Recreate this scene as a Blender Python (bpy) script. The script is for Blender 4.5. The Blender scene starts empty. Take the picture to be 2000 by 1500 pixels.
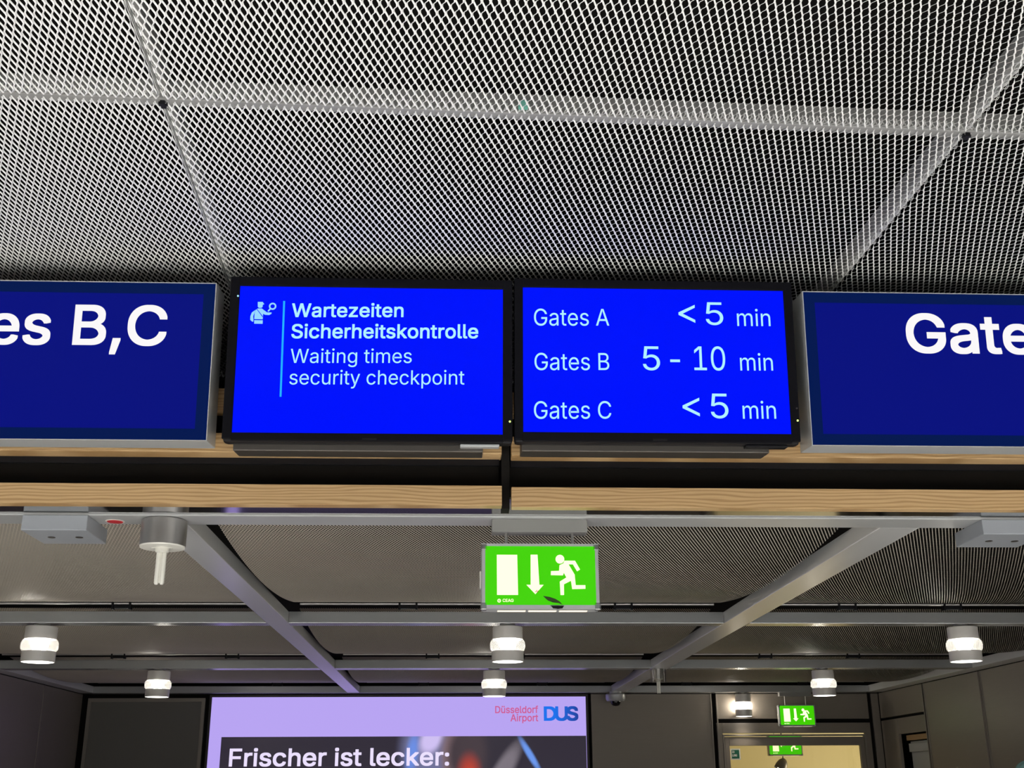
import bpy, bmesh, math, os
import numpy as np
from mathutils import Matrix, Vector
R = math.radians
SC = bpy.context.scene
COL = SC.collection
C = 1.6                       # eye height above the floor

# ------------------------------------------------------------------ camera
def make_camera():
    pi, ya, ro = R(19.27437), R(2.72648), R(-0.3205)
    f = Vector((math.sin(ya)*math.cos(pi), math.cos(ya)*math.cos(pi), math.sin(pi)))
    r = f.cross(Vector((0, 0, 1))).normalized(); u = r.cross(f)
    r2 = r*math.cos(ro) + u*math.sin(ro); u2 = u*math.cos(ro) - r*math.sin(ro)
    cd = bpy.data.cameras.new('camera'); cd.lens = 40.4995; cd.sensor_width = 36; cd.sensor_fit = 'HORIZONTAL'
    cd.clip_start = 0.02; cd.clip_end = 200
    co = bpy.data.objects.new('camera', cd); COL.objects.link(co)
    m = Matrix.Identity(4)
    for i in range(3):
        m[i][0], m[i][1], m[i][2] = r2[i], u2[i], -f[i]
    m[2][3] = C
    co.matrix_world = m
    SC.camera = co
make_camera()

# ------------------------------------------------------------------ world, fill light, exposure
W = bpy.data.worlds.new('hall_ambience'); SC.world = W; W.use_nodes = True
W.node_tree.nodes['Background'].inputs[0].default_value = (0.95, 0.98, 1.0, 1)
W.node_tree.nodes['Background'].inputs[1].default_value = 0.20
def area_light(name, loc, rot, sx, sy, energy, color=(1, 1, 1)):
    d = bpy.data.lights.new(name, 'AREA'); d.shape = 'RECTANGLE'; d.size = sx; d.size_y = sy; d.energy = energy; d.color = color
    o = bpy.data.objects.new(name, d); COL.objects.link(o); o.location = loc; o.rotation_euler = rot
    return o
# added unseen area lights behind the camera: floor bounce that brightens the upper mesh
for n in (-1, 0, 1):
    a = area_light('floor_bounce_fill', (.2+n*4.2, -1.3, 3.18), (R(24), 0, 0), 3.6, 2.6, 240, (1, .985, .96)); a.data.spread = R(72)
SC.view_settings.view_transform = 'Standard'; SC.view_settings.look = 'None'
SC.view_settings.exposure = 0.0; SC.view_settings.gamma = 1.0; SC.view_settings.use_curve_mapping = False
SC.cycles.use_denoising = True
SC.cycles.max_bounces = 8; SC.cycles.transparent_max_bounces = 16

# ------------------------------------------------------------------ helpers
def tag(o, label=None, cat=None, group=None, kind=None):
    if label: o['label'] = label
    if cat: o['category'] = cat
    if group: o['group'] = group
    if kind: o['kind'] = kind
    return o
def empty(name, loc, rot=(0, 0, 0), scale=1.0):
    o = bpy.data.objects.new(name, None); COL.objects.link(o); o.location = loc; o.rotation_euler = rot
    o.scale = (scale, scale, scale); o.empty_display_size = 0.05
    return o
def thing(name, label, cat, loc=(0, 0, 0), rot=(0, 0, 0), group=None, scale=1.0):
    return tag(empty(name, loc, rot, scale), label, cat, group)
def obj(name, bm, m, parent=None, smooth=False, loc=None):
    me = bpy.data.meshes.new(name); bm.to_mesh(me); bm.free()
    for mm in (m if isinstance(m, (list, tuple)) else [m]): me.materials.append(mm)
    if smooth:
        for p in me.polygons: p.use_smooth = True
        try: me.set_sharp_from_angle(angle=R(35))
        except Exception: pass
    o = bpy.data.objects.new(name, me); COL.objects.link(o)
    if parent: o.parent = parent
    if loc: o.location = loc
    return o
def B(): return bmesh.new()
def box(bm, x0, x1, y0, y1, z0, z1, bev=0.0, mi=0):
    vs = [bm.verts.new(p) for p in ((x0,y0,z0),(x1,y0,z0),(x1,y1,z0),(x0,y1,z0),(x0,y0,z1),(x1,y0,z1),(x1,y1,z1),(x0,y1,z1))]
    fs = [bm.faces.new([vs[i] for i in q]) for q in ((3,2,1,0),(4,5,6,7),(0,1,5,4),(1,2,6,5),(2,3,7,6),(3,0,4,7))]
    for f in fs: f.material_index = mi
    if bev > 0:
        es = set(e for f in fs for e in f.edges)
        bmesh.ops.bevel(bm, geom=list(es), offset=bev, segments=2, affect='EDGES', profile=.6)
    return bm
def lathe(bm, prof, seg=32, c=(0, 0, 0), mi=0, caps=True):
    rings = []
    for r, z in prof:
        rings.append([bm.verts.new((c[0]+r*math.cos(2*math.pi*i/seg), c[1]+r*math.sin(2*math.pi*i/seg), c[2]+z)) for i in range(seg)])
    for a, b in zip(rings, rings[1:]):
        for i in range(seg):
            f = bm.faces.new((a[i], a[(i+1) % seg], b[(i+1) % seg], b[i])); f.material_index = mi
    if caps:
        bm.faces.new(rings[0][::-1]).material_index = mi; bm.faces.new(rings[-1]).material_index = mi
    bmesh.ops.recalc_face_normals(bm, faces=bm.faces)
    return bm
def tube(bm, p, q, r, seg=12):
    p, q = Vector(p), Vector(q); d = q-p; L = d.length
    m = Matrix.Translation((p+q)/2) @ d.to_track_quat('Z', 'Y').to_matrix().to_4x4()
    bmesh.ops.create_cone(bm, cap_ends=True, segments=seg, radius1=r, radius2=r, depth=L, matrix=m)
    return bm
def poly(bm, pts, z0, z1):
    """flat outline in local x,y given a thickness"""
    a = [bm.verts.new((x, y, z0)) for x, y in pts]; b = [bm.verts.new((x, y, z1)) for x, y in pts]
    n = len(pts)
    bm.faces.new(a[::-1]); bm.faces.new(b)
    for i in range(n): bm.faces.new((a[i], a[(i+1) % n], b[(i+1) % n], b[i]))
    bmesh.ops.recalc_face_normals(bm, faces=bm.faces)
    return bm
def disc_pts(cx, cy, r, n=28, ry=None):
    return [(cx+r*math.cos(2*math.pi*i/n), cy+(ry or r)*math.sin(2*math.pi*i/n)) for i in range(n)]
def frame(bm, x0, x1, y0, y1, w, z0, z1, wt=None, wb=None):
    wt = w if wt is None else wt; wb = w if wb is None else wb
    box(bm, x0, x1, y1-wt, y1, z0, z1); box(bm, x0, x1, y0, y0+wb, z0, z1)
    box(bm, x0, x0+w, y0+wb, y1-wt, z0, z1); box(bm, x1-w, x1, y0+wb, y1-wt, z0, z1)
    return bm

# ------------------------------------------------------------------ materials
def mat(name, col, rough=.5, metal=0., emit=None, es=1., spec=.5, bump=0., bscale=60, vary=0.0, stretch=(1, 1, 1)):
    m = bpy.data.materials.new(name); m.use_nodes = True; nt = m.node_tree; p = nt.nodes['Principled BSDF']
    p.inputs['Base Color'].default_value = (*col, 1); p.inputs['Roughness'].default_value = rough
    p.inputs['Metallic'].default_value = metal; p.inputs['Specular IOR Level'].default_value = spec
    if emit is not None:
        p.inputs['Emission Color'].default_value = (*emit, 1); p.inputs['Emission Strength'].default_value = es
    if bump or vary:
        tc = nt.nodes.new('ShaderNodeTexCoord'); mp = nt.nodes.new('ShaderNodeMapping'); mp.inputs['Scale'].default_value = stretch
        nz = nt.nodes.new('ShaderNodeTexNoise'); nz.inputs['Scale'].default_value = bscale; nz.inputs['Detail'].default_value = 4
        nt.links.new(tc.outputs['Object'], mp.inputs['Vector']); nt.links.new(mp.outputs['Vector'], nz.inputs['Vector'])
        if bump:
            b = nt.nodes.new('ShaderNodeBump'); b.inputs['Strength'].default_value = bump; b.inputs['Distance'].default_value = .002
            nt.links.new(nz.outputs['Fac'], b.inputs['Height']); nt.links.new(b.outputs['Normal'], p.inputs['Normal'])
        if vary:
            mx = nt.nodes.new('ShaderNodeMix'); mx.data_type = 'RGBA'
            mx.inputs[6].default_value = (*[c*(1-vary) for c in col], 1); mx.inputs[7].default_value = (*[min(1, c*(1+vary)) for c in col], 1)
            nt.links.new(nz.outputs['Fac'], mx.inputs[0]); nt.links.new(mx.outputs[2], p.inputs['Base Color'])
    return m
def wood_mat(name, seed=0.0):
    m = bpy.data.materials.new(name); m.use_nodes = True; nt = m.node_tree; p = nt.nodes['Principled BSDF']
    tc = nt.nodes.new('ShaderNodeTexCoord'); mp = nt.nodes.new('ShaderNodeMapping')
    mp.inputs['Location'].default_value = (seed, seed*.3, seed*.1); mp.inputs['Scale'].default_value = (2.0, 1, 13)
    n1 = nt.nodes.new('ShaderNodeTexNoise'); n1.inputs['Scale'].default_value = 2.6; n1.inputs['Detail'].default_value = 2
    wv = nt.nodes.new('ShaderNodeTexWave'); wv.wave_type = 'BANDS'; wv.bands_direction = 'Z'; wv.inputs['Scale'].default_value = 2.1
    wv.inputs['Distortion'].default_value = 9; wv.inputs['Detail'].default_value = 1.5; wv.inputs['Detail Scale'].default_value = .8
    mp2 = nt.nodes.new('ShaderNodeMapping'); mp2.inputs['Scale'].default_value = (3, 40, 160)
    n2 = nt.nodes.new('ShaderNodeTexNoise'); n2.inputs['Scale'].default_value = 3; n2.inputs['Detail'].default_value = 5
    cr = nt.nodes.new('ShaderNodeValToRGB'); e = cr.color_ramp.elements
    e[0].position = .05; e[0].color = (.40, .245, .105, 1); e[1].position = .62; e[1].color = (.56, .375, .185, 1)
    mx = nt.nodes.new('ShaderNodeMix'); mx.data_type = 'RGBA'; mx.blend_type = 'MULTIPLY'; mx.inputs[0].default_value = .35
    cr2 = nt.nodes.new('ShaderNodeValToRGB'); cr2.color_ramp.elements[0].color = (.62, .58, .5, 1); cr2.color_ramp.elements[0].position = .35
    cr2.color_ramp.elements[1].position = .62
    L = nt.links.new
    L(tc.outputs['Object'], mp.inputs['Vector']); L(tc.outputs['Object'], mp2.inputs['Vector'])
    L(mp.outputs['Vector'], wv.inputs['Vector']); L(mp2.outputs['Vector'], n2.inputs['Vector'])
    L(wv.outputs['Fac'], cr.inputs[0]); L(n2.outputs['Fac'], cr2.inputs[0])
    L(cr.outputs[0], mx.inputs[6]); L(cr2.outputs[0], mx.inputs[7]); L(mx.outputs[2], p.inputs['Base Color'])
    p.inputs['Roughness'].default_value = .45
    return m
def glass_mat(name, tint=(1, 1, 1), refl=.12, rough=.03):
    m = bpy.data.materials.new(name); m.use_nodes = True; nt = m.node_tree
    for n in list(nt.nodes):
        if n.type == 'BSDF_PRINCIPLED': nt.nodes.remove(n)
    out = nt.nodes['Material Output']
    tr = nt.nodes.new('ShaderNodeBsdfTransparent'); tr.inputs[0].default_value = (*tint, 1)
    gl = nt.nodes.new('ShaderNodeBsdfGlossy'); gl.inputs['Roughness'].default_value = rough
    lw = nt.nodes.new('ShaderNodeLayerWeight'); lw.inputs[0].default_value = .35
    mr = nt.nodes.new('ShaderNodeMath'); mr.operation = 'MULTIPLY_ADD'; mr.inputs[1].default_value = .6; mr.inputs[2].default_value = refl
    mx = nt.nodes.new('ShaderNodeMixShader')
    nt.links.new(lw.outputs['Facing'], mr.inputs[0]); nt.links.new(mr.outputs[0], mx.inputs[0])
    nt.links.new(tr.outputs[0], mx.inputs[1]); nt.links.new(gl.outputs[0], mx.inputs[2]); nt.links.new(mx.outputs[0], out.inputs[0])
    return m
def srgb(r, g, b):
    f = lambda v: (v/255/12.92) if v/255 <= .04045 else ((v/255+.055)/1.055)**2.4
    return (f(r), f(g), f(b))
def emit_mat(name, rgb, s=1.0, gloss=.3, spec=.05):
    return mat(name, (.01, .01, .01), rough=gloss, emit=srgb(*rgb), es=s, spec=spec)

M = {
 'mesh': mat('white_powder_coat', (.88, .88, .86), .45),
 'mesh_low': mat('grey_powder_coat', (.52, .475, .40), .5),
 'rail': mat('galvanised_rail', (.30, .30, .29), .5, .3, vary=.12, bscale=25),
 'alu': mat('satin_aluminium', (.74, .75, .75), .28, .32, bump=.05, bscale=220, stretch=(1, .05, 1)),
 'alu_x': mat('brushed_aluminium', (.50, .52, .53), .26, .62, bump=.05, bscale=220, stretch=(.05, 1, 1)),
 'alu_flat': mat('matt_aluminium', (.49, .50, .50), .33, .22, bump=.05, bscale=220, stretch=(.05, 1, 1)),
 'alu_paint': mat('silver_paint', (.52, .54, .55), .4, .35),
 'mount': mat('grey_mount_paint', (.27, .27, .26), .45, .2),
 'grey_paint': mat('grey_box_paint', (.35, .375, .41), .45, .15),
 'steel': mat('spun_steel', (.55, .54, .53), .32, .9, bump=.06, bscale=150, stretch=(1, 1, .08)),
 'lamp_metal': mat('lamp_housing_metal', (.85, .83, .80), .38, .2),
 'black': mat('black_plastic', (.010, .010, .012), .4, spec=.15),
 'void': mat('black_void_paint', (.012, .011, .010), .9, spec=.1),
 'recess': mat('black_recess_panel', (.010, .009, .008), .55, spec=.05),
 'bezel': mat('black_bezel', (.006, .006, .008), .45, spec=.05),
 'dkmetal': mat('dark_grey_metal', (.11, .10, .09), .45, .7),
 'wood': wood_mat('oak_veneer', 0.0), 'wood2': wood_mat('oak_veneer_lighter', 3.7),
 'wall': mat('brown_grey_wall_metal', (.27, .24, .205), .42, .30, bump=.04, bscale=180, stretch=(.04, .04, 1), vary=.06),
 'wall_dark': mat('dark_wall_board', (.18, .173, .158), .6),
 'wall_trim': mat('wall_trim_metal', (.30, .275, .24), .5, .5),
 'floor': mat('pale_stone_floor', (.74, .725, .70), .4, vary=.06, bscale=3),
 'white': mat('white_plastic', (.78, .77, .70), .4),
 'red': mat('red_sticker', (.62, .02, .03), .5), 'led': emit_mat('led_glow', (210, 255, 120), 2.5),
 'screen': mat('lcd_blue', (.0, .0, .002), .16, emit=srgb(0, 18, 255), es=1.0, spec=.03),
 'lcd_text': emit_mat('lcd_pale_text', (176, 240, 255), 1.0), 'cyan': emit_mat('lcd_cyan', (22, 175, 255), 1.0),
 'icon': emit_mat('lcd_icon', (150, 215, 255), 1.0),
 'sign_blue': mat('sign_blue_acrylic', (.001, .001, .003), .35, emit=srgb(6, 16, 126), es=1.0, spec=.03),
 'sign_edge': mat('sign_blue_backlight_falloff', (.001, .001, .003), .35, emit=srgb(3, 24, 78), es=1.0, spec=.03),  # backlight falloff towards the rim, put into a dimmer emission colour
 'sign_white': emit_mat('sign_white_letters', (250, 247, 248), 1.0),
 'exit_green': mat('exit_green_acrylic', (.01, .06, .005), .3, emit=srgb(66, 205, 4), es=1.0, spec=.06),
 'exit_white': emit_mat('exit_white_pictogram', (255, 250, 205), 1.35), 'exit_strip': emit_mat('exit_downlight_window', (255, 240, 215), 1.4),
 'corner': glass_mat('clear_corner', (.8, .8, .82), .25, .15),
 'bulb': mat('lamp_bulb', (1, 1, 1), .5, emit=(1, .95, .86), es=40), 'disc': mat('lamp_lens', (1, 1, 1), .5, emit=(1, .95, .87), es=4.0),
 'glass': glass_mat('clear_glass', (.96, .96, .95), .10, .12), 'pane': glass_mat('door_pane', (.97, .95, .88), .03, .02),
 'lav': emit_mat('backlit_lavender', (184, 164, 242), 1.0), 'ad_white': emit_mat('backlit_white_letters', (236, 225, 255), 1.0),
 'ad_red': emit_mat('backlit_rose_letters', (205, 95, 150), 1.0), 'ad_frame': mat('light_box_frame', (.05, .045, .045), .4, .4),
 'room': mat('ochre_wall', (.60, .54, .34), .7), 'label_green': mat('green_sticker', (.01, .12, .07), .5), 'label_white': mat('white_sticker', (.75, .78, .70), .5),
 'scorch': mat('dark_film', (.02, .05, .005), .6), 'teal': mat('turquoise_film', (.42, .92, .95), .16, bump=.5, bscale=30, vary=.25),
 'string': mat('white_string', (.7, .7, .7), .6),
}
def lamp_glass():
    m = glass_mat('lamp_glass', (.97, .96, .94), .06, .1); nt = m.node_tree; out = nt.nodes['Material Output']
    old = out.inputs[0].links[0].from_socket
    tl = nt.nodes.new('ShaderNodeBsdfTranslucent'); tl.inputs[0].default_value = (.9, .9, .88, 1)
    mx = nt.nodes.new('ShaderNodeMixShader'); mx.inputs[0].default_value = .09
    nt.links.new(old, mx.inputs[1]); nt.links.new(tl.outputs[0], mx.inputs[2]); nt.links.new(mx.outputs[0], out.inputs[0])
    return m
M['lamp_glass'] = lamp_glass()
def blob_mat():
    """printed picture: blurred glass shapes round a red glow"""
    m = bpy.data.materials.new('backlit_picture'); m.use_nodes = True; nt = m.node_tree; p = nt.nodes['Principled BSDF']
    p.inputs['Base Color'].default_value = (.01, .01, .01, 1); p.inputs['Roughness'].default_value = .3
    tc = nt.nodes.new('ShaderNodeTexCoord'); last = None
    def blob(cx, cy, rx, ry, ang, col, soft=.6):
        nonlocal last
        mp = nt.nodes.new('ShaderNodeMapping'); mp.vector_type = 'TEXTURE'
        mp.inputs['Location'].default_value = (cx, cy, 0); mp.inputs['Rotation'].default_value = (0, 0, R(ang)); mp.inputs['Scale'].default_value = (rx, ry, 1)
        sp = nt.nodes.new('ShaderNodeVectorMath'); sp.operation = 'MULTIPLY'; sp.inputs[1].default_value = (1, 1, 0)
        ln = nt.nodes.new('ShaderNodeVectorMath'); ln.operation = 'LENGTH'
        mr = nt.nodes.new('ShaderNodeMapRange'); mr.interpolation_type = 'SMOOTHSTEP'
        mr.inputs[1].default_value = 1-soft; mr.inputs[2].default_value = 1.0; mr.inputs[3].default_value = 1; mr.inputs[4].default_value = 0
        mx = nt.nodes.new('ShaderNodeMix'); mx.data_type = 'RGBA'
        nt.links.new(tc.outputs['Object'], mp.inputs['Vector']); nt.links.new(mp.outputs[0], sp.inputs[0]); nt.links.new(sp.outputs[0], ln.inputs[0])
        nt.links.new(ln.outputs['Value'], mr.inputs[0]); nt.links.new(mr.outputs[0], mx.inputs[0])
        if last is None: mx.inputs[6].default_value = (*srgb(42, 36, 50), 1)
        else: nt.links.new(last, mx.inputs[6])
        mx.inputs[7].default_value = (*srgb(*col), 1); last = mx.outputs[2]
    # x,y metres on the panel, y = 0 at the picture's top edge
    blob(.02, -.12, .34, .42, 0, (108, 110, 150), .5)
    blob(-.13, -.16, .09, .30, -8, (105, 140, 225), .8)
    blob(.06, -.02, .14, .22, -30, (205, 190, 240), .6)
    blob(.33, -.22, .22, .40, 8, (128, 104, 110), .5)
    blob(.42, -.18, .26, .40, 0, (62, 50, 58), .5)
    blob(.44, -.36, .16, .26, 0, (190, 60, 40), .9)
    blob(.46, -.40, .09, .12, 0, (255, 85, 40), .9)
    blob(.76, -.36, .12, .46, -32, (120, 112, 122), .6)
    blob(.60, -.52, .16, .12, 20, (190, 180, 225), .7)
    blob(1.05, -.18, .045, .27, 32, (105, 150, 235), .7)
    blob(1.0, -.52, .16, .16, 0, (78, 72, 74), .7)
    nt.links.new(last, p.inputs['Emission Color']); p.inputs['Emission Strength'].default_value = 1.0
    return m
M['picture'] = blob_mat()
def logo_mat():
    m = bpy.data.materials.new('backlit_blue_logo'); m.use_nodes = True; nt = m.node_tree; p = nt.nodes['Principled BSDF']
    tc = nt.nodes.new('ShaderNodeTexCoord'); sx = nt.nodes.new('ShaderNodeSeparateXYZ'); cr = nt.nodes.new('ShaderNodeValToRGB')
    cr.color_ramp.elements[0].color = (*srgb(15, 112, 235), 1); cr.color_ramp.elements[1].color = (*srgb(20, 60, 155), 1)
    cr.color_ramp.elements[0].position = .3
    nt.links.new(tc.outputs['Generated'], sx.inputs[0]); nt.links.new(sx.outputs[0], cr.inputs[0]); nt.links.new(cr.outputs[0], p.inputs['Emission Color'])
    p.inputs['Emission Strength'].default_value = 1.0; p.inputs['Base Color'].default_value = (.01, .01, .02, 1)
    return m
M['logo'] = logo_mat()

# ------------------------------------------------------------------ lettering
def load_font():
    try:
        p = os.path.join(bpy.utils.system_resource('DATAFILES'), 'fonts', 'Inter.woff2')
        if os.path.exists(p): return bpy.data.fonts.load(p)
    except Exception: pass
    return None
FONT = load_font()
from mathutils.geometry import delaunay_2d_cdt
def glyph_outlines(sx, spacing):
    cu = bpy.data.curves.new('lettering', 'FONT'); cu.body = sx
    if FONT: cu.font = FONT
    cu.space_character = spacing
    to = bpy.data.objects.new('tmp_text', cu); COL.objects.link(to); bpy.context.view_layer.update()
    dg = bpy.context.evaluated_depsgraph_get(); ev = to.evaluated_get(dg)
    cv = ev.to_curve(dg); loops = []
    for sp in cv.splines:
        pts = []
        if sp.type == 'BEZIER':
            bp = sp.bezier_points; n = len(bp)
            for k in range(n):
                a, b = bp[k], bp[(k+1) % n]
                straight = (a.handle_right-a.co).length < 1e-6 and (b.handle_left-b.co).length < 1e-6
                for q in ([0] if straight else np.arange(6)/6):
                    u = 1-q; p = a.co*u**3 + a.handle_right*3*u*u*q + b.handle_left*3*u*q*q + b.co*q**3
                    if not pts or (pts[-1]-p.to_2d()).length > 1e-5: pts.append(p.to_2d())
        else:
            pts = [p.co.to_2d() for p in sp.points]
        if len(pts) > 2: loops.append(pts)
    ev.to_curve_clear(); bpy.data.objects.remove(to); bpy.data.curves.remove(cu)
    return loops
def area2(p): return sum(p[i].x*p[(i+1) % len(p)].y-p[(i+1) % len(p)].x*p[i].y for i in range(len(p)))
def inside(q, p):
    c = False; n = len(p)
    for i in range(n):
        a, b = p[i], p[i-1]
        if (a.y > q.y) != (b.y > q.y) and q.x < (b.x-a.x)*(q.y-a.y)/(b.y-a.y)+a.x: c = not c
    return c
def glyph_mesh(sx, spacing=1.0):
    """flat letters as vertices, faces: every outer contour is filled on its own, with its holes"""
    loops = glyph_outlines(sx, spacing)
    big = max(loops, key=lambda p: abs(area2(p))); sgn = 1 if area2(big) > 0 else -1
    outs = [p for p in loops if area2(p)*sgn > 0]; holes = [p for p in loops if area2(p)*sgn < 0]
    own = {k: [] for k in range(len(outs))}
    for h in holes:
        c = [k for k in range(len(outs)) if inside(h[0], outs[k])]
        if c: own[min(c, key=lambda k: abs(area2(outs[k])))].append(h)
    vs, fs = [], []
    for k, p in enumerate(outs):
        pts, faces = [], []
        for lp in [p]+own[k]:
            n0 = len(pts); pts += [Vector((q.x, q.y)) for q in lp]; faces.append(list(range(n0, n0+len(lp))))
        r = delaunay_2d_cdt(pts, [], faces, 2, 1e-7)
        n0 = len(vs); vs += [(q.x, q.y) for q in r[0]]
        for f in r[2]:
            cx = sum((r[0][i] for i in f), Vector((0, 0)))/len(f)
            if inside(cx, p) and not any(inside(cx, h) for h in own[k]): fs.append([i+n0 for i in f])
    return np.array(vs), fs
_cap = []
def cap_height():
    if not _cap:
        co, _ = glyph_mesh('H'); _cap.extend((co[:, 1].min(), co[:, 1].max()))
    return _cap
def text(s, x0, x1, base, cap, w, material, parent, bold=0.0, spacing=1.0, thick=.0012, name='lettering', slope=0.0, label=None):
    """letters filling x0..x1 with their baseline and capital height in the parent's own x,y; w = distance in front"""
    co, tri = glyph_mesh(s, spacing)
    c0, c1 = cap_height()
    a, b = co[:, 0].min(), co[:, 0].max()
    e = bold*(cap/(c1-c0))                     # stroke thickening: the outline is repeated round a small square
    shifts = [(0, 0)] + ([(e*i_, e*j_) for i_ in (-1, 0, 1) for j_ in (-1, 0, 1) if i_ or j_] if bold else [])
    out = np.zeros((len(co), 3)); wd = x1-x0-2*e; cp = cap-2*e
    out[:, 0] = x0 + e + (co[:, 0]-a)/(b-a)*wd
    out[:, 1] = base + e + (co[:, 1]-c0)/(c1-c0)*cp + slope*(out[:, 0]-x0)
    out[:, 2] = w + thick
    vs, fs = [], []
    for n, (dx, dy) in enumerate(shifts):
        q = out.copy(); q[:, 0] += dx; q[:, 1] += dy; q[:, 2] += n*1e-5; vs.append(q)
        fs += [[i+n*len(co) for i in f] for f in tri]
    me = bpy.data.meshes.new(name); me.from_pydata(np.concatenate(vs).tolist(), [], fs); me.materials.append(material); me.update()
    o = bpy.data.objects.new(name, me); COL.objects.link(o); o.parent = parent
    if label: o['label'] = label
    return o

# ------------------------------------------------------------------ the setting
def struct(name, bm, m, parent=None):
    o = obj(name, bm, m, parent)
    if not parent: o['kind'] = 'structure'
    return o
YB, XL, XR = 12.16, -3.742, 4.36          # back wall, side walls of the lobby
HB = C+.9                                  # underside of the lobby's beam grid
struct('floor', box(B(), -9, 9.5, -9, 17, -.06, 0), M['floor'])
struct('ceiling', box(B(), -9, 9.5, -1.0, 6.6, C+2.75, C+2.85), M['void'])
pl = B(); box(pl, -9, 9.5, 6.5, 6.6, C+1.3, C+2.75); box(pl, -9, -8.9, .4, 6.5, C+1.7, C+2.75); box(pl, 9.4, 9.5, .4, 6.5, C+1.7, C+2.75)
struct('wall_plenum', pl, M['void'])
struct('ceiling', box(B(), XL-.3, XR+.3, 4.1, 12.6, C+1.24, C+1.30), M['void'])
# back wall: dark backing with an opening for the door, panels standing in front of it with shadow gaps
wb = B()
box(wb, XL-.3, 2.66, YB+.03, YB+.15, 0, C+1.24); box(wb, 4.24, XR+.3, YB+.03, YB+.15, 0, C+1.24); box(wb, 2.66, 4.24, YB+.03, YB+.15, C+.60, C+1.24)
wall_back = struct('wall_back', wb, M['void'])
def panel(name, parent, x0, x1, z0, z1, m, y=YB, d=.028, bev=.003):
    return obj(name, box(B(), x0, x1, y, y+d, z0, z1, bev), m, parent)
panel('wall_panel', wall_back, 1.37, 2.615, .02, C+.895, M['wall'])
panel('wall_panel', wall_back, 2.66, 4.245, C+.645, C+.895, M['wall'])
panel('wall_panel', wall_back, 4.285, XR, .02, C+.895, M['wall'])
dk = panel('wall_panel', wall_back, -3.70, -2.535, .02, C+.855, M['wall_dark'])
fr = B(); frame(fr, -3.70, -2.535, .02, C+.862, .035, YB-.012, YB)
for v in fr.verts: v.co.y, v.co.z = v.co.z, v.co.y
bmesh.ops.recalc_face_normals(fr, faces=fr.faces)
obj('panel_frame', fr, M['wall_trim'], dk)
# left wall
wl = B(); box(wl, XL-.15, XL-.03, 4.2, YB+.15, 0, C+1.24)
wall_left = struct('wall_left', wl, M['void'])
for y0, y1 in ((10.97, 12.10), (9.86, 10.955), (8.72, 9.845), (7.5, 8.705), (4.25, 7.485)):
    obj('wall_panel', box(B(), XL-.03, XL, y0, y1, .02, C+.895, .003), M['wall'], wall_left)
# right wall, with a recessed door beyond its second panel
wr = B(); box(wr, XR+.20, XR+.32, 4.2, YB+.15, 0, C+1.24); box(wr, XR+.03, XR+.20, 4.2, 10.93, 0, C+1.24); box(wr, XR+.03, XR+.20, 10.93, YB+.15, C+.62, C+1.24)
wall_right = struct('wall_right', wr, M['void'])
for y0, y1, z1 in ((9.72, 10.93, C+.895), (4.25, 9.695, C+.895)):
    obj('wall_panel', box(B(), XR, XR+.03, y0, y1, .02, z1, .003), M['wall'], wall_right)
obj('wall_panel', box(B(), XR, XR+.03, 10.965, 12.14, C+.645, C+.895, .003), M['wall'], wall_right)
obj('wall_panel', box(B(), XR, XR+.03, 11.70, 12.14, .02, C+.62, .003), M['wall'], wall_right)
obj('wall_panel', box(B(), XR, XR+.03, 10.965, 11.69, C+.47, C+.62, .003), M['wall'], wall_right)
for yy in (10.945, 9.71):
    obj('panel_edge', box(B(), XR-.006, XR+.02, yy-.028, yy-.016, .02, C+.895, .002), M['wall_trim'], wall_right)
    obj('panel_edge', box(B(), XR-.006, XR+.02, yy+.020, yy+.032, .02, C+.895, .002), M['wall_trim'], wall_right)
obj('panel_edge', box(B(), 2.602, 2.616, YB-.006, YB+.02, .02, C+.895, .002), M['wall_trim'], wall_back)
obj('panel_edge', box(B(), 2.66, 2.674, YB-.006, YB+.02, .02, C+.895, .002), M['wall_trim'], wall_back)
# recessed door in the right wall
d2 = tag(empty('door_2', (XR+.10, 11.33, 0)), kind='structure')
obj('door_leaf', box(B(), .0, .045, -.335, .335, .01, C+.40, .003), M['alu_paint'], d2)
obj('door_head', box(B(), -.03, .045, -.355, .355, C+.41, C+.46, .003), M['wood'], d2)
obj('door_closer', box(B(), -.035, .0, -.30, .30, C+.30, C+.38, .004), M['alu_paint'], d2)
obj('door_hinge', tube(B(), (-.012, -.345, C+.19), (-.012, -.345, C+.36), .013), M['black'], d2)
# glazed door in the back wall
d1 = tag(empty('door_1', (3.445, YB, 0)), kind='structure')
def dframe(x0, x1, z1, w, wt, y0, y1, m, name, par):
    b = B(); box(b, x0, x0+w, y0, y1, 0, z1, .002); box(b, x1-w, x1, y0, y1, 0, z1, .002); box(b, x0+w, x1-w, y0, y1, z1-wt, z1, .002)
    return obj(name, b, m, par)
dframe(-.79, .80, C+.605, .055, .10, -.004, .06, M['wall'], 'door_frame', d1)
dframe(-.735, .745, C+.492, .016, .016, -.010, .05, M['wall_trim'], 'door_stop', d1)
leaf = dframe(-.715, .725, C+.468, .045, .085, .004, .05, M['wall'], 'door_leaf', d1)
obj('glass_pane', box(B(), -.670, .680, .022, .030, .05, C+.383), M['pane'], leaf)
# the room behind the glass
rb = B(); box(rb, 1.5, 7.2, 16.9, 17.0, 0, 3.2); box(rb, 1.4, 1.5, YB+.15, 17, 0, 3.2); box(rb, 7.2, 7.3, YB+.15, 17, 0, 3.2); box(rb, 1.4, 7.3, YB+.15, 17, 3.2, 3.3)
box(rb, 3.2, 3.3, 15.2, 16.9, 0, 3.2)
struct('wall_behind_door', rb, M['room'])

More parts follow.
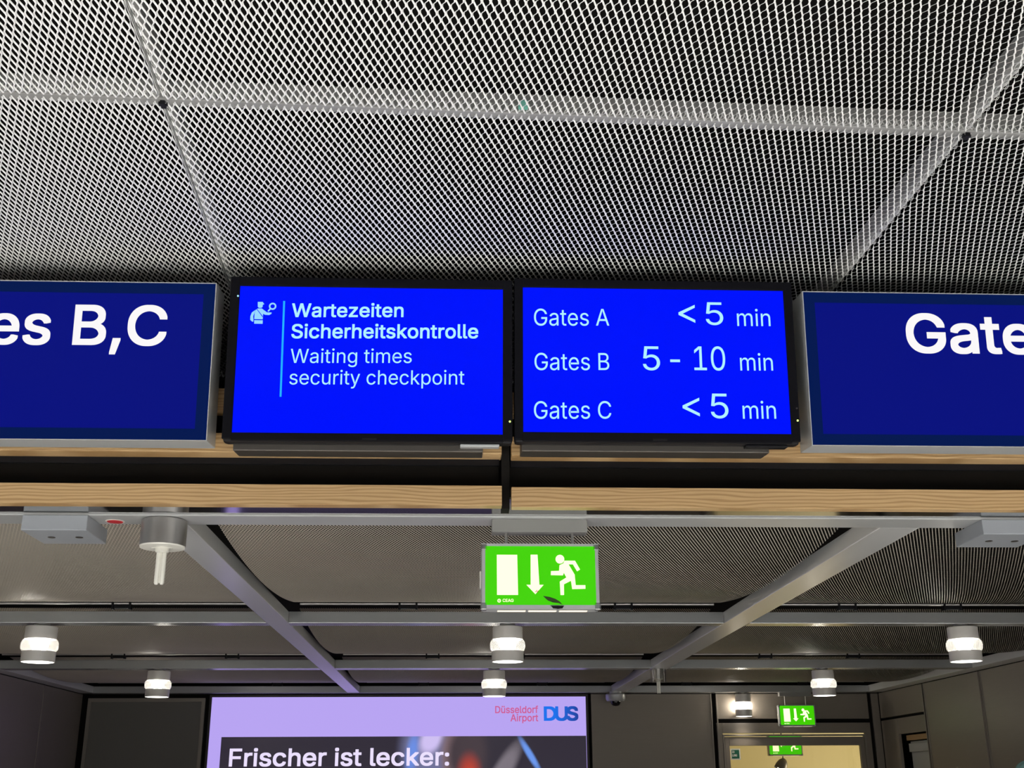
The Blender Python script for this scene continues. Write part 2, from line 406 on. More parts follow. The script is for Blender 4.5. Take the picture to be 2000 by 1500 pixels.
# ------------------------------------------------------------------ expanded metal
def expanded_mesh(name, Wd, Ln, swd, lwd, w, tilt, thick, bend=None, flange=0.0, raise_=None):
    """zigzag strands of slanted sheet metal; x across, y along; bend(y) gives height; flange turns three rims up, raise_ lifts the bonds"""
    kn = int(round((Wd+2*flange)/(swd/2))); x_start = -flange
    nj = int(round((Ln+flange)/(lwd/2)))+1
    lap = .5
    d = .085*lwd
    yj = np.arange(nj)*lwd/2
    ys = np.stack([yj-d, yj+d], 1).ravel(); sg = np.repeat((-1.0)**np.arange(nj), 2)
    ct, st = math.cos(tilt), math.sin(tilt)
    P = []
    for k in range(kn+1):
        s = sg*(-1)**k
        cx = x_start + k*swd/2 + s*swd/4 - s*(w/2)*ct*lap
        cz = -s*raise_
        P.append(np.stack([cx, ys, cz], 1))
    P = np.array(P)                                     # strands, points, 3
    off = np.array([ct, 0, st])*w/2; nrm = np.array([-st, 0, ct])*thick
    corners = [P-off, P+off, P+off+nrm, P-off+nrm] if thick > 0 else [P-off, P+off]
    V = np.stack(corners, 2)                            # strands, points, c, 3
    K, Np, nc, _ = V.shape
    if flange > 0:
        z0 = V[..., 2].copy()
        for ax, L in ((0, Wd), (1, Ln)):
            lo = np.minimum(V[..., ax], 0)*(ax == 0); hi = np.maximum(V[..., ax]-L, 0)
            out = (lo < 0) | (hi > 0)
            V[..., 2] += hi-lo
            V[..., ax] = np.where(lo < 0, -z0*.6, np.where(hi > 0, L+z0*.6, V[..., ax]))
    if bend is not None: V[..., 2] += bend(V[..., 1])
    idx = np.arange(K*Np*nc).reshape(K, Np, nc)
    a, b = idx[:, :-1], idx[:, 1:]
    if nc == 4: prs = ((0, 1), (1, 2), (2, 3), (3, 0))
    else: prs = ((0, 1),)
    F = np.stack([np.stack([a[..., p], a[..., q], b[..., q], b[..., p]], -1) for p, q in prs], 2).reshape(-1, 4)
    me = bpy.data.meshes.new(name)
    nv, nf = K*Np*nc, len(F)
    me.vertices.add(nv); me.vertices.foreach_set('co', V.reshape(-1).astype(np.float32))
    me.loops.add(nf*4); me.loops.foreach_set('vertex_index', F.ravel().astype(np.int32))
    me.polygons.add(nf); me.polygons.foreach_set('loop_start', np.arange(0, nf*4, 4, dtype=np.int32))
    me.update(calc_edges=True)
    return me

# upper ceiling: square mesh panels on a grid turned a little against the lobby
GA = R(2.0); GO = Vector((-.741, 2.4975, 0)); ZU = C+1.60; PW = 2.0564
def grid(u, v, z=0.0):
    return (GO.x + u*math.cos(GA) - v*math.sin(GA), GO.y + u*math.sin(GA) + v*math.cos(GA), z)
GAP = .0366; up_wid = PW-.010; up_len = PW-.0165
up_me = expanded_mesh('mesh_ceiling_panel', up_wid, up_len, up_wid/107, up_len/42.5, .0043, R(25), .0008, flange=.020, raise_=.0021)
up_me.materials.append(M['mesh'])
places = {(-1, -1): 'white expanded mesh ceiling panel at the top left corner of the view, left of the seam',
          (0, -1): 'large white expanded mesh ceiling panel at top centre, nearest the viewer',
          (1, -1): 'white expanded mesh ceiling panel at the top right corner, beyond the right seam',
          (-1, 0): 'white expanded mesh ceiling panel directly above the left gate sign',
          (0, 0): 'large white expanded mesh ceiling panel directly above the two blue monitors',
          (1, 0): 'white expanded mesh ceiling panel directly above the right gate sign'}
for (i, j), lab in places.items():
    o = bpy.data.objects.new('mesh_ceiling_panel', up_me); COL.objects.link(o)
    o.location = grid(i*PW+.005, j*PW-.002, ZU); o.rotation_euler = (0, 0, GA)
    tag(o, lab, 'ceiling panel', 'white mesh panels of the upper ceiling')
def rail(u0, u1, v0, v1, label, z0=.004, z1=.060):
    o = obj('ceiling_rail', box(B(), u0, u1, v0, v1, z0, z1, .003), M['rail'])
    o.location = (GO.x, GO.y, ZU); o.rotation_euler = (0, 0, GA)
    return tag(o, label, 'ceiling rail', 'rails carrying the upper mesh panels')
rail(-PW, 2*PW, -.0165, .0165, 'long grey rail crossing the upper mesh ceiling from left to right')
for u, nm in ((0, 'left'), (PW, 'right')):
    rail(u-.015, u+.015, -PW, -.018, f'grey rail in the {nm} mesh seam, on the viewer side of the cross rail', .025, .078)
    rail(u-.015, u+.015, .018, PW, f'grey rail in the {nm} mesh seam, between cross rail and signs', .025, .078)
    b = B(); box(b, -.006, .006, -.011, .011, -.008, .003, .001); box(b, -.011, .011, -.005, .005, -.005, .003, .001)
    o = obj('rail_clip', b, M['black']); o.location = grid(u, 0, ZU); o.rotation_euler = (0, 0, GA)
    tag(o, f'small black clip where the {nm} seam meets the cross rail', 'clip', 'black clips at the mesh panel corners')
o = obj('indicator_tag', box(B(), -.012, .012, -.006, .006, .0, .022, .002), mat('teal_tag', (.18, .52, .42), .4)); o.location = grid(.892, -.023, ZU+.012)
tag(o, 'tiny teal tag on the cross rail above the mesh', 'tag')

# ------------------------------------------------------------------ aluminium beam grid of the lobby
BH = .066
def beam(x0, x1, y0, y1, label, m, z0=HB, h=BH):
    o = obj('ceiling_beam', box(B(), x0, x1, y0, y1, z0, z0+h, .0025), m)
    return tag(o, label, 'ceiling beam', 'aluminium beams of the lower ceiling')
LX, RX = (-1.100, -.979), (1.562, 1.710)
B1, B2, B3, B4 = (4.000, 4.145), (6.785, 6.912), (9.475, 9.618), (12.00, 12.145)
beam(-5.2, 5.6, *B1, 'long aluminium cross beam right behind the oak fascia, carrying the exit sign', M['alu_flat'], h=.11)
o = obj('soffit_strip', box(B(), -5.2, 5.6, 3.72, 3.998, HB+.006, HB+.03, .001), mat('polished_soffit', (.42, .42, .41), .10, 1.0))
tag(o, 'dark polished metal strip between the oak fascia and the first cross beam, mirroring the fittings', 'soffit strip')
beam(*LX, B1[1], B4[0], 'aluminium beam running away from the viewer on the left, tinted violet', M['alu'])
beam(*RX, B1[1], B4[0], 'aluminium beam running away from the viewer on the right', M['alu'])
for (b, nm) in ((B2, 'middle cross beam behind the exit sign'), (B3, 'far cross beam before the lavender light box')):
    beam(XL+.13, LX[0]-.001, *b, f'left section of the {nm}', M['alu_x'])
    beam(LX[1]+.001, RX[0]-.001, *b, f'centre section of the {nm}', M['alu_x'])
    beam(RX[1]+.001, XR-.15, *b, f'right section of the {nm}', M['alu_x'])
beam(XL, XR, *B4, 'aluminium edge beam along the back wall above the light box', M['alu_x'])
beam(XL, XL+.13, 4.2, B4[0]-.001, 'aluminium edge beam along the top of the left wall', M['alu'])
beam(XR-.15, XR, 4.2, B4[0]-.001, 'aluminium edge beam along the top of the right wall', M['alu'])

# lower ceiling: sagging mesh sails between the beams, each with a tube rail and clips at its far edge
SW, SL = 2.463, 2.52
sag = lambda y: .048*(y-SL/2)**2
low_me = expanded_mesh('mesh_sheet', SW, SL, .0136, .0330, .0040, R(17), 0, bend=sag, raise_=.0008)
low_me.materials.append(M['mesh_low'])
tb = B(); tube(tb, (.03, SL+.022, sag(SL)-.006), (SW-.03, SL+.022, sag(SL)-.006), .008)
tube_o = None
cols = ((-3.600, 'left'), (-.938, 'centre'), (1.735, 'right'))
rows = ((4.185, 1.0, 'first'), (6.955, .965, 'second'), (9.66, .915, 'third'))
rowtxt = {'first': 'nearest row just behind the oak fascia', 'second': 'middle row, beyond the exit sign', 'third': 'far row, next to the back wall'}
protos = {}
for yo, sy, rn in rows:
    for xo, cn in cols:
        t = thing('mesh_sail', f'grey expanded mesh ceiling sail, {cn} one of the {rowtxt[rn]}', 'ceiling panel', (xo, yo, C+.932), group='sagging mesh sails of the lower ceiling')
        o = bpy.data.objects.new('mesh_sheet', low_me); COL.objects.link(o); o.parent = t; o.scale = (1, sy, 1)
        if 'tube' not in protos:
            protos['tube'] = obj('tube_rail', tb, M['steel'], t, True)
            k = B(); box(k, -.055, .055, -.012, .016, -.024, .006, .002); box(k, -.055, -.043, -.02, .018, -.03, .012, .001); box(k, .043, .055, -.02, .018, -.03, .012, .001)
            protos['clip'] = obj('clip', k, M['black'], t)
            tr, ck = protos['tube'], protos['clip']
        else:
            tr = protos['tube'].copy(); COL.objects.link(tr); tr.parent = t
            ck = protos['clip'].copy(); COL.objects.link(ck); ck.parent = t
        tr.location = (0, SL*(sy-1), 0)
        xs = {('left', 'first'): (1.68, .4), ('centre', 'first'): (.65, 1.9), ('right', 'first'): (.55, 1.18), ('left', 'second'): (.93, 1.82),
              ('centre', 'second'): (.74, 1.42), ('right', 'second'): (.75, 1.47)}.get((cn, rn), (.6, 1.8))
        ck.location = (xs[0], SL*sy+.030, sag(SL)-.010)
        c2 = protos['clip'].copy(); COL.objects.link(c2); c2.parent = t; c2.location = (xs[1], SL*sy+.030, sag(SL)-.010)

# ------------------------------------------------------------------ oak fascia in two halves, black core between
def fascia(x0, x1, dz, label, wm, wm2):
    t = thing('oak_fascia', label, 'fascia', ((x0+x1)/2, 3.6, C+.848+dz)); hx = (x1-x0)/2
    obj('lower_plank', box(B(), -hx, hx, 0, .044, 0, .066, .0015), wm, t)
    obj('recess_panel', box(B(), -hx-.004 if x0 > 0 else -hx, hx-.008 if x0 < 0 else hx, .076, .10, .05, .172), M['recess'], t)
    obj('recess_strip', box(B(), -hx, hx-.006, .066, .078, .150, .176), M['black'], t)
    obj('upper_plank', box(B(), -hx, hx, 0, .080, .171, .236, .004), wm2, t)
    obj('top_plank', box(B(), -hx, hx, .02, .080, .318, .395, .003), wm2, t)
    obj('backing', box(B(), -hx, hx, .102, .33, .10, .45), M['void'], t)
    return t
fascia(-5.2, .137, 0.0, 'left half of the oak fascia under the signs, a little higher than the right', M['wood'], M['wood2'])
fascia(.168, 5.6, -.004, 'right half of the oak fascia under the signs', M['wood2'], M['wood'])
o = obj('core_post', box(B(), .1375, .1635, 3.64, 3.71, C+.848, C+1.30), M['void']); tag(o, 'black post in the gap between the two oak fascia halves', 'post')

# ------------------------------------------------------------------ gate signs and monitors (leaning out at the top)
TILT = R(5.5); ZB = C+1.0087; YS = 3.42; SROT = (R(90)+TILT, 0, 0)
def signbox(name, label, x0, x1, group=None, v0=-.004, v1=.500):
    t = thing(name, label, 'sign', (x0, YS, ZB), SROT, group); w = x1-x0
    b = B(); box(b, 0, w, v0-.002, v1+.002, -.125, -.012, .002); obj('housing', b, M['alu_paint'], t)
    b = B(); frame(b, 0, w, v0-.002, v1+.002, .0025, -.012, .002); obj('face_rim', b, M['alu_paint'], t)
    b = B(); frame(b, .0025, w-.0025, v0+.0005, v1-.0005, .0365, -.010, -.0005); obj('face_edge', b, M['sign_edge'], t, ).__setitem__('label', 'dimmer border of the blue face')
    obj('face', box(B(), .039, w-.039, v0+.035, v1-.035, -.010, -.0005), M['sign_blue'], t)
    for q in (.25, .7): obj('bracket', box(B(), w*q, w*q+.06, .30, .46, -.19, -.125, .003), M['dkmetal'], t)
    return t
sl = signbox('gate_sign', 'blue backlit gate sign on the left, ending in B,C beside the left monitor', -2.35, -.772, 'gate signs')
X = -2.35
text('Gates B,C', -1.7655-X, -.9175-X, .2925, .131, 0, M['sign_white'], sl, bold=.012, slope=.002)
sr = signbox('gate_sign', 'blue backlit gate sign on the right beginning with Gate, next to the right monitor', 1.1015, 2.75, 'gate signs')
X = 1.1015
text('Gates', 1.4312-X, 1.952-X, .2990, .1325, 0, M['sign_white'], sr, bold=.014)

def monitor(label, x0, x1, sx0, sx1, sv0, sv1, v0, v1, leds):
    t = thing('monitor', label, 'monitor', (x0, YS, ZB), SROT, 'waiting time monitors'); w = x1-x0
    a, b_ = sx0-x0, sx1-x0
    b = B(); box(b, 0, w, v0, v1, -.060, -.008, .012); obj('casing', b, M['black'], t)
    b = B(); box(b, 0, a, v0+.008, v1, -.010, .004, .003); box(b, b_, w, v0+.008, v1, -.010, .004, .003)
    box(b, a-.002, b_+.002, sv1, v1, -.010, .004, .003); box(b, a-.002, b_+.002, v0+.003, sv0, -.010, .004, .003); obj('bezel', b, M['bezel'], t)
    obj('screen', box(B(), a, b_, sv0, sv1, -.009, -.001), M['screen'], t)
    b = B(); box(b, a-.003, b_-.06, v0-.020, v0+.02, -.150, -.045, .003); obj('mounting_plate', b, M['dkmetal'], t)
    obj('trim_strip', box(B(), a+.7, b_-.01, v0-.008, v0, -.05, -.012, .002), M['alu_paint'] if x0 < 0 else M['black'], t); obj('badge', box(B(), w*.48, w*.53, v0+.008, v0+.014, .003, .0055, .001), M['black'], t)
    for (lx, lv, m) in leds:
        obj('indicator', lathe(B(), [(.0028, 0), (.0032, .002), (.0018, .004)], 12, (lx-x0, lv, .003)), m, t)
    return t
ml = monitor('left blue monitor headed Wartezeiten Sicherheitskontrolle', -.728, .1637, -.698, .133, .0215, .4935, -.0065, .524, [(-.7025, .459, M['lcd_text']), (.155, .062, M['led'])])
X = -.728; T = M['lcd_text']
text('Wartezeiten', -.5325-X, -.1815-X, .3925, .0455, 0, T, ml, bold=.012, slope=.013)
text('Sicherheitskontrolle', -.5305-X, .0553-X, .3232, .0465, 0, T, ml, bold=.012, slope=.012)
text('Waiting times', -.5299-X, -.1527-X, .2435, .0455, 0, T, ml, slope=.011)
text('security checkpoint', -.530-X, .013-X, .1745, .0455, 0, T, ml, slope=.010)
b = B(); poly(b, [(-.5610-X, .4456), (-.5550-X, .4456), (-.5520-X, .1351), (-.5580-X, .1351)], 0, .001); obj('dividing_line', b, M['cyan'], ml)
# pictogram of a guard with a paddle, outlined in its own 120 x 120 units
def icon(parent, ox, oy, s):
    P = lambda pts: [(ox+(x-750)*s, oy-(y-500)*s) for x, y in pts]
    b = B()
    for pts in ([(858, 505), (936, 505), (944, 520), (958, 535), (958, 545), (938, 548), (936, 585), (918, 602), (880, 602), (862, 585)],
                [(830, 640), (862, 614), (928, 614), (962, 640), (1010, 676), (1082, 676), (1078, 698), (1045, 718), (980, 714), (950, 698), (948, 788), (818, 788), (818, 690)],
                [(818, 806), (950, 806), (950, 862), (820, 862)],
                [(826, 640), (775, 680), (755, 740), (756, 800), (778, 822), (803, 832), (806, 800), (798, 740), (812, 692)],
                [(1052, 604), (1072, 616), (1034, 664), (1016, 652)]):
        poly(b, P(pts), 0, .001)
    n = 28; ro, ri = 58, 34
    o_, i_ = disc_pts(1092, 574, ro, n), disc_pts(1092, 574, ri, n)
    for k in range(n):
        q = (k+1) % n; poly(b, P([o_[k], o_[q], i_[q], i_[k]]), 0, .001)
    o = obj('pictogram', b, M['icon'], parent); o['label'] = 'pale blue guard holding a round paddle'
    b = B(); poly(b, P([(842, 622), (850, 618), (950, 742), (946, 756)]), .0012, .0018); obj('sash', b, M['screen'], o)
icon(ml, -.6621-X, .4425, (.5817-.6621)/-(1150-750))
mr = monitor('right blue monitor listing waiting times for Gates A, B and C', .1700, 1.0668, .197, 1.0385, .0305, .502, -.002, .531, [(1.0600, .0733, M['led']), (1.0592, .113, M['dkmetal'])])
X = .1700
def row(letter, base, g0, g1, m0, m1, mb):
    text('Gates '+letter, g0-X, g1-X, base, .0555, 0, T, mr, slope=.011)
    text('min', m0-X, m1-X, mb, .0560, 0, T, mr, slope=.009)
row('A', .3750, .2322, .4723, .8842, .9921, .3817)
row('B', .2290, .2330, .4693, .8870, .9922, .2345)
row('C', .0725, .2305, .4724, .8875, .9933, .0784)
text('5', .7835-X, .8398-X, .3845, .0755, 0, T, mr); text('5', .787-X, .8426-X, .0795, .079, 0, T, mr)
text('5', .5765-X, .6311-X, .2327, .078, 0, T, mr); text('10', .7400-X, .8398-X, .2343, .078, 0, T, mr)
def stroke(b, p, q, wd):
    p, q = Vector(p), Vector(q); d = (q-p).normalized(); n = Vector((-d.y, d.x))*wd/2
    poly(b, [tuple(p+n), tuple(q+n), tuple(q-n), tuple(p-n)], 0, .0012)
def less_than(x0, x1, cy, h):
    b = B(); yl = .0042
    poly(b, [(x0, cy+yl), (x1, cy+h/2), (x1, cy+h/2-.0095), (x0+.013, cy), (x1, cy-h/2+.0095), (x1, cy-h/2), (x0, cy-yl)], 0, .0012)
    obj('lettering', b, T, mr)
less_than(.6960-X, .7490-X, .4208, .0600); less_than(.6980-X, .7515-X, .1150, .0600)
b = B(); box(b, .6639-X, .6950-X, .2600, .2685, 0, .0012); obj('lettering', b, T, mr)

# ------------------------------------------------------------------ exit signs
def exit_sign(label, loc, scale=1.0, arrow='down', mount_w=.34, drop=.043, brand=True, scorch=False, mount_dx=0.0, rz=0.0):
    """origin: middle of the body's top edge, front face; x right, y up, z towards the viewer"""
    t = thing('exit_sign', label, 'exit sign', loc, (R(90), 0, rz), 'green exit signs', scale)
    w, h, d = .415, .232, .070
    b = B(); box(b, -w/2, w/2, -h, 0, -d, -.004, .012); obj('housing', b, M['alu_paint'], t, True)
    b = B(); frame(b, -w/2+.003, w/2-.003, -h+.002, -.001, .011, -.006, .003, .009, .014); obj('front_frame', b, M['alu_paint'], t)
    for sx in (-1, 1):
        for y in (-.012, -h+.012): obj('corner_cap', box(B(), sx*(w/2-.009)-.011, sx*(w/2-.009)+.011, y-.0125, y+.0125, -.02, .0045, .004), M['corner'], t)
    fx0, fx1, fy0, fy1 = -w/2+.013, w/2-.013, -h+.015, -.009
    obj('face', box(B(), fx0, fx1, fy0, fy1, -.004, .0015), M['exit_green'], t)
    P = lambda pts: [(fx0+(x-165)/(1522-165)*(fx1-fx0), fy1-(y-540)/(1262-540)*(fy1-fy0)) for x, y in pts]
    z0, z1 = .0015, .0024
    obj('door_pictogram', poly(B(), P([(310, 650), (560, 650), (568, 1138), (312, 1138)]), z0, z1), M['exit_white'], t)
    if arrow == 'down': ap = [(725, 648), (810, 648), (828, 1015), (880, 1015), (778, 1128), (670, 1015), (722, 1015)]
    else: ap = [(600, 868), (690, 760), (690, 820), (950, 830), (950, 910), (690, 920), (690, 976)]
    obj('arrow', poly(B(), P(ap), z0, z1), M['exit_white'], t)
    b = B()
    poly(b, P([(1140, 720), (1270, 720), (1330, 828), (1293, 850), (1243, 765), (1190, 765), (1262, 890), (1272, 1018), (1390, 1018), (1390, 1062),
               (1228, 1066), (1215, 965), (1128, 1008), (1127, 1138), (1084, 1138), (1078, 975), (1160, 925), (1130, 868), (1118, 900), (970, 897), (972, 848), (1072, 845), (1078, 775), (1098, 766), (1128, 752)]), z0, z1)
    poly(b, P(disc_pts(1085, 702, 54)), z0, z1)
    obj('running_person', b, M['exit_white'], t)
    if brand:
        a = P([(380, 1222), (512, 1185)])
        text('CEAG', a[0][0], a[1][0], a[0][1], a[1][1]-a[0][1], z0, M['exit_white'], t, bold=.01, thick=.0008)
        b = B(); n = 20
        o_, i_ = disc_pts(338, 1207, 22, n), disc_pts(338, 1207, 13, n)
        for k in range(n):
            q = (k+1) % n; poly(b, P([o_[k], o_[q], i_[q], i_[k]]), z0, z0+.0008)
        poly(b, P(disc_pts(338, 1207, 6, 10)), z0, z0+.0008); obj('maker_emblem', b, M['exit_white'], t)
    for k in range(3): obj('light_window', box(B(), -.150+k*.108, -.150+k*.108+.098, -h-.0012, -h+.002, -.045, -.018, .0008), M['exit_strip'], t)
    for sx in (-.118+mount_dx, .118+mount_dx): obj('stem', tube(B(), (sx, -.002, -d/2), (sx, drop, -d/2), .0055), M['steel'], t)
    b = B(); box(b, -mount_w/2+mount_dx, mount_w/2+mount_dx, drop, drop+.046, -d/2-.042, -d/2+.030, .002); obj('mounting_box', b, M['mount'], t)
    b = B(); box(b, -w/2-.005, -w/2+.003, -.155, -.095, -.045, -.02, .001); obj('latch', b, M['white'], t)
    if scorch:
        b = B(); poly(b, P([(870, 1150), (950, 1162), (1020, 1185), (1070, 1215), (1105, 1255), (1060, 1235), (990, 1228), (930, 1205), (890, 1170)]), z1, z1+.002)
        o = obj('peeling_film', b, M['scorch'], t); o['label'] = 'dark leaf-shaped peeling mark on the green face'
        b = B(); poly(b, P([(955, 1266), (1125, 1268), (1105, 1298), (1050, 1306), (990, 1300), (975, 1280)]), .003, .006)
        obj('black_residue', b, M['black'], t)
        b = B(); poly(b, P([(765, 1112), (790, 1085), (800, 1070), (795, 1095)]), z1, z1+.0006); poly(b, P([(795, 1108), (812, 1080), (815, 1092), (805, 1112)]), z1, z1+.0006)
        obj('scratch', b, mat('rust_scratch', (.35, .09, .02), .6), t)
    return t
exit_sign('green exit sign with down arrow hanging in the foreground below the monitors', (.2875, 4.020, C+.811), 1.0, scorch=True)
exit_sign('small distant green exit sign with down arrow hanging above the glazed door', (3.4605, 12.035, C+.775), .91, mount_w=.36, drop=.095, brand=True)

# ------------------------------------------------------------------ ceiling lamps
def downlight_proto():
    t = thing('downlight', '', 'downlight')
    b = B(); lathe(b, [(.045, 0), (.045, -.004), (.012, -.005), (.012, -.016), (.03, -.017)], 24); obj('stem', b, M['steel'], t, True)
    b = B(); lathe(b, [(.02, -.014), (.084, -.014), (.088, -.018), (.088, -.086), (.080, -.088)], 40); obj('upper_housing', b, M['lamp_metal'], t, True)
    b = B(); lathe(b, [(.080, -.086), (.094, -.090), (.1015, -.104), (.1035, -.122), (.1015, -.140), (.094, -.152), (.080, -.156)], 40, caps=False); obj('glass_ring', b, M['lamp_glass'], t, True)
    b = B(); lathe(b, [(.020, -.090), (.034, -.098), (.046, -.112), (.048, -.126), (.038, -.142), (.022, -.156), (.004, -.166)], 20); obj('bulb', b, M['bulb'], t, True)
    b = B(); lathe(b, [(.080, -.155), (.093, -.155), (.093, -.214), (.088, -.214), (.086, -.165)], 40, caps=False); obj('lower_ring', b, M['lamp_metal'], t, True)
    b = B(); lathe(b, [(.001, -.216), (.05, -.2165), (.086, -.2135), (.086, -.210), (.001, -.205)], 40); obj('lens', b, M['disc'], t, True)
    return t
def downlight_lamp(parent, e):
    d = bpy.data.lights.new('downlight_beam', 'SPOT'); d.energy = e; d.spot_size = R(120); d.spot_blend = .8; d.shadow_soft_size = .08; d.color = (1, .88, .72)
    o = bpy.data.objects.new('downlight_beam', d); COL.objects.link(o); o.parent = parent; o.location = (0, 0, -.235)
def copy_thing(t):
    r = t.copy(); COL.objects.link(r)
    for ch in list(t.children):
        if ch.type == 'LIGHT': continue
        c = ch.copy(); COL.objects.link(c); c.parent = r
    return r
dl = downlight_proto(); first = True
for x, y, lab in ((-2.395, 6.85, 'lit downlight on the middle cross beam, at the left edge'),
                  (.292, 6.85, 'lit downlight hanging right below the foreground exit sign, on the middle cross beam'),
                  (3.010, 6.85, 'lit downlight on the middle cross beam at far right, the largest at that side'),
                  (-2.375, 9.55, 'lit downlight above the dark panel left of the lavender light box'),
                  (.297, 9.55, 'lit downlight overlapping the top edge of the lavender light box'),
                  (2.985, 9.55, 'lit downlight just right of and above the distant exit sign'),
                  (2.920, 12.065, 'small lit downlight close to the back wall, left of the distant exit sign')):
    t = dl if first else copy_thing(dl); first = False
    t.location = (x, y, HB); t['label'] = lab; t['group'] = 'lit downlights on the beam grid'
    if y > 12: t.scale = (.9, .9, 1.1)
    downlight_lamp(t, 11 if y < 12 else 7)
    if y > 12:                                   # this one stands close to the wall and washes it
        d = bpy.data.lights.new('ring_glow', 'POINT'); d.energy = 5; d.shadow_soft_size = .01; d.color = (1, .88, .72)
        g = bpy.data.objects.new('ring_glow', d); COL.objects.link(g); g.parent = t; g.location = (0, .062, -.122)

def bare_lamp(label, loc, s=1.0, sleeve=False):
    t = thing('unlit_lamp', label, 'ceiling lamp', loc, group='unlit lamps with a bare tube', scale=s)
    r = .079 if not sleeve else .048
    b = B(); lathe(b, [(r-.006, 0), (r, -.004), (r, -.094), (r-.003, -.096)], 48); obj('housing', b, M['steel'], t, True)
    b = B(); lathe(b, [(r-.004, -.090), (r, -.094), (r-.002, -.099), (r-.012, -.100), (.001, -.099)], 48); lathe(b, [(.024, -.096), (.024, -.112), (.018, -.116)], 24); box(b, -.036, .036, -.010, .010, -.101, -.095, .002)
    obj('socket_plate', b, M['white'], t, True)
    b = B()
    for sx in (-.0095, .0095): lathe(b, [(.006, -.112), (.0085, -.114), (.0085, -.222), (.005, -.228)], 16, (sx, 0, 0))
    box(b, -.004, .004, -.003, .003, -.222, -.114); obj('twin_tube', b, M['white'], t, True)
    if sleeve:
        b = B(); lathe(b, [(.073, -.0), (.073, -.125), (.071, -.125), (.071, 0)], 36, caps=False); obj('glass_sleeve', b, M['glass'], t, True)
    return t
bare_lamp('unlit ceiling lamp with bare white tube, between red sticker and left beam', (-1.043, 4.075, HB))
bare_lamp('small distant unlit lamp with glass sleeve under the right-hand beam', (1.630, 9.55, HB), .85, True)

# ------------------------------------------------------------------ small fittings under the first beam
def junction(label, x0, x1):
    t = thing('junction_box', label, 'junction box', ((x0+x1)/2, 4.11, HB), group='grey boxes under the first beam'); hx = (x1-x0)/2
    b = B(); box(b, -hx, hx, -.115, .125, -.054, .0, .003); obj('box_body', b, M['grey_paint'], t)
    for sx in (-.045, .052):
        b = B(); lathe(b, [(.013, -.054), (.0135, -.0555), (.009, -.0556), (.0085, -.0545)], 20, (sx, .005, 0)); obj('screw_hole', b, M['dkmetal'], t, True)
    return t
junction('grey box with two holes under the first beam, left edge of the view', -1.512, -1.288)
junction('grey box with two holes under the first beam, right edge of the view', 1.880, 2.115)
t = thing('round_sticker', 'round red sticker with white rim under the beam, between grey box and unlit lamp', 'sticker', (-1.223, 4.095, HB))
obj('rim', lathe(B(), [(.033, 0), (.033, -.0012), (.028, -.0014)], 32), M['white'], t)
obj('disc', lathe(B(), [(.0275, -.001), (.0275, -.0022), (.001, -.0022)], 32), M['red'], t)

# security camera under the far end of the right beam
t = thing('security_camera', 'small grey dome security camera below the far end of the right beam', 'security camera', (1.590, 11.90, HB-.012))
b = B(); lathe(b, [(.06, .012), (.06, -.01), (.094, -.012), (.100, -.020), (.100, -.062), (.086, -.082), (.05, -.083)], 36); obj('camera_housing', b, M['alu_paint'], t, True)
b = B(); lathe(b, [(.050, -.080), (.050, -.096), (.043, -.114), (.028, -.126), (.004, -.130)], 28); obj('dome', b, mat('black_dome', (.004, .004, .004), .06), t, True)

# ------------------------------------------------------------------ back-lit advertisement
AX0, AX1, AZ1 = -2.465, 1.312, C+.872
t = thing('light_box', 'large lavender backlit advertising light box on the back wall', 'light box', (AX0, YB-.03, AZ1), (R(90), 0, 0))
w = AX1-AX0; H = 2.2
b = B(); box(b, -.022, w+.022, -H-.02, .016, -.03, -.004, .002); obj('back_tray', b, M['ad_frame'], t)
b = B(); frame(b, -.024, w+.024, -H-.02, .018, .022, -.01, .006); obj('frame', b, M['ad_frame'], t)
obj('lit_face', box(B(), 0, w, -H, 0, -.006, .0), M['lav'], t)
px0, px1, py1 = -2.343-AX0, w-.004, -.388
po = obj('picture', box(B(), -(px1-px0)+1.62, 1.62, -H+.12-py1, 0, 0, .0012), M['picture'], t, loc=(px1-1.62, py1, 0))
po['label'] = 'dark printed picture with blurred glass shapes and a red glow'
text('Frischer ist lecker:', -2.252-AX0, -.073-AX0, -.668, .170, .0014, M['ad_white'], t, bold=.014)
text('Düsseldorf', .388-AX0, .825-AX0, -.166, .070, .0004, M['ad_red'], t, bold=.012)
text('Airport', .543-AX0, .825-AX0, -.246, .070, .0004, M['ad_red'], t, bold=.012)
text('DUS', .882-AX0, 1.234-AX0, -.242, .142, .0004, M['logo'], t, bold=.024, spacing=.80, name='logo_lettering')

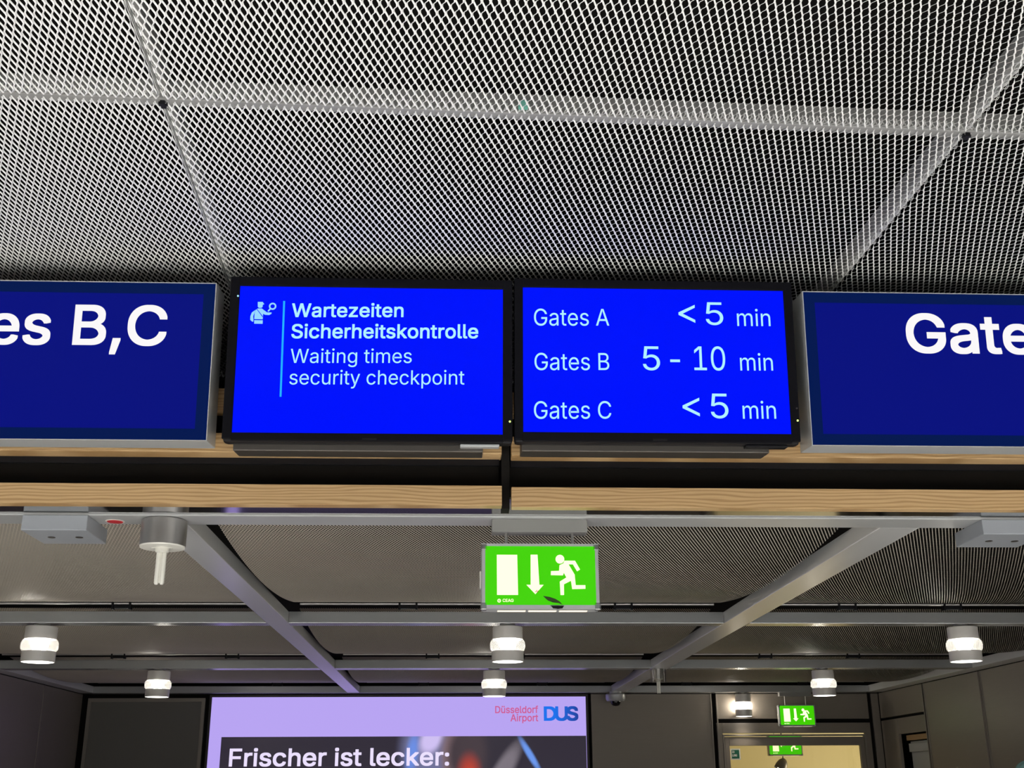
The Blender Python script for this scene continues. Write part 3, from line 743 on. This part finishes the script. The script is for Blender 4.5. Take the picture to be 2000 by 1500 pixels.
# ------------------------------------------------------------------ things seen through the glazed door
t = exit_sign('exit sign with left arrow seen through the glass of the door', (3.935, 14.30, C+.565), 1.0, arrow='left', drop=.05)
t = thing('wall_lamp', 'grey cone lamp seen through the door glass, below the inner exit sign', 'lamp', (3.95, 14.5, C+.27))
b = B(); lathe(b, [(.075, -.10), (.07, -.05), (.055, 0), (.03, .03), (.012, .04)], 28, caps=False)
bmesh.ops.rotate(b, verts=b.verts, cent=(0, 0, 0), matrix=Matrix.Rotation(R(28), 3, 'Y')); obj('lamp_shade', b, M['dkmetal'], t, True)
obj('bulb', lathe(B(), [(.005, .02), (.025, .0), (.03, -.02), (.02, -.045), (.004, -.05)], 18, (-.045, 0, -.05)), M['disc'], t, True)
b = B(); tube(b, (.0, 0, .02), (.0, 0, 1.32), .008); obj('cord', b, M['dkmetal'], t)
ld = bpy.data.lights.new('room_fill', 'POINT'); ld.energy = 115; ld.color = (1, .91, .72); ld.shadow_soft_size = .15
lo = bpy.data.objects.new('room_fill', ld); COL.objects.link(lo); lo.parent = t; lo.location = (1.75, .2, -.2)  # added fill for the ochre room, set well aside from the cone lamp
t = thing('door_sticker', 'small green and white square sticker in the upper left corner of the door glass', 'sticker', (2.783, YB+.018, C+.247), (R(90), 0, 0))
obj('rim', box(B(), 0, .100, 0, .108, 0, .0015), M['label_white'], t)
obj('green_field', box(B(), .011, .089, .013, .096, .0015, .0025), M['label_green'], t)
text('ZU', .016, .040, .066, .022, .0025, M['label_white'], t, bold=.02, thick=.0006); text('LUNG', .016, .065, .032, .022, .0025, M['label_white'], t, bold=.02, thick=.0006)

# turquoise foil balloon at the right edge, on a string from the floor
t = thing('foil_balloon', 'turquoise shiny rounded balloon at the bottom right edge', 'balloon', (3.865, 8.0, 0))
b = B(); bmesh.ops.create_uvsphere(b, u_segments=32, v_segments=20, radius=.13)
for v in b.verts:
    a = math.atan2(v.co.y, v.co.x); v.co.z *= .92+.06*math.cos(5*a); v.co.x *= 1.0+.05*math.cos(7*v.co.z/.13)
    v.co.z += C+.028
obj('envelope', b, M['teal'], t, True)
b = B(); tube(b, (0, 0, .03), (0, 0, C-.085), .003, 8); obj('string', b, M['string'], t)
obj('weight', lathe(B(), [(.05, 0), (.05, .03), (.02, .04)], 24), M['teal'], t, True)
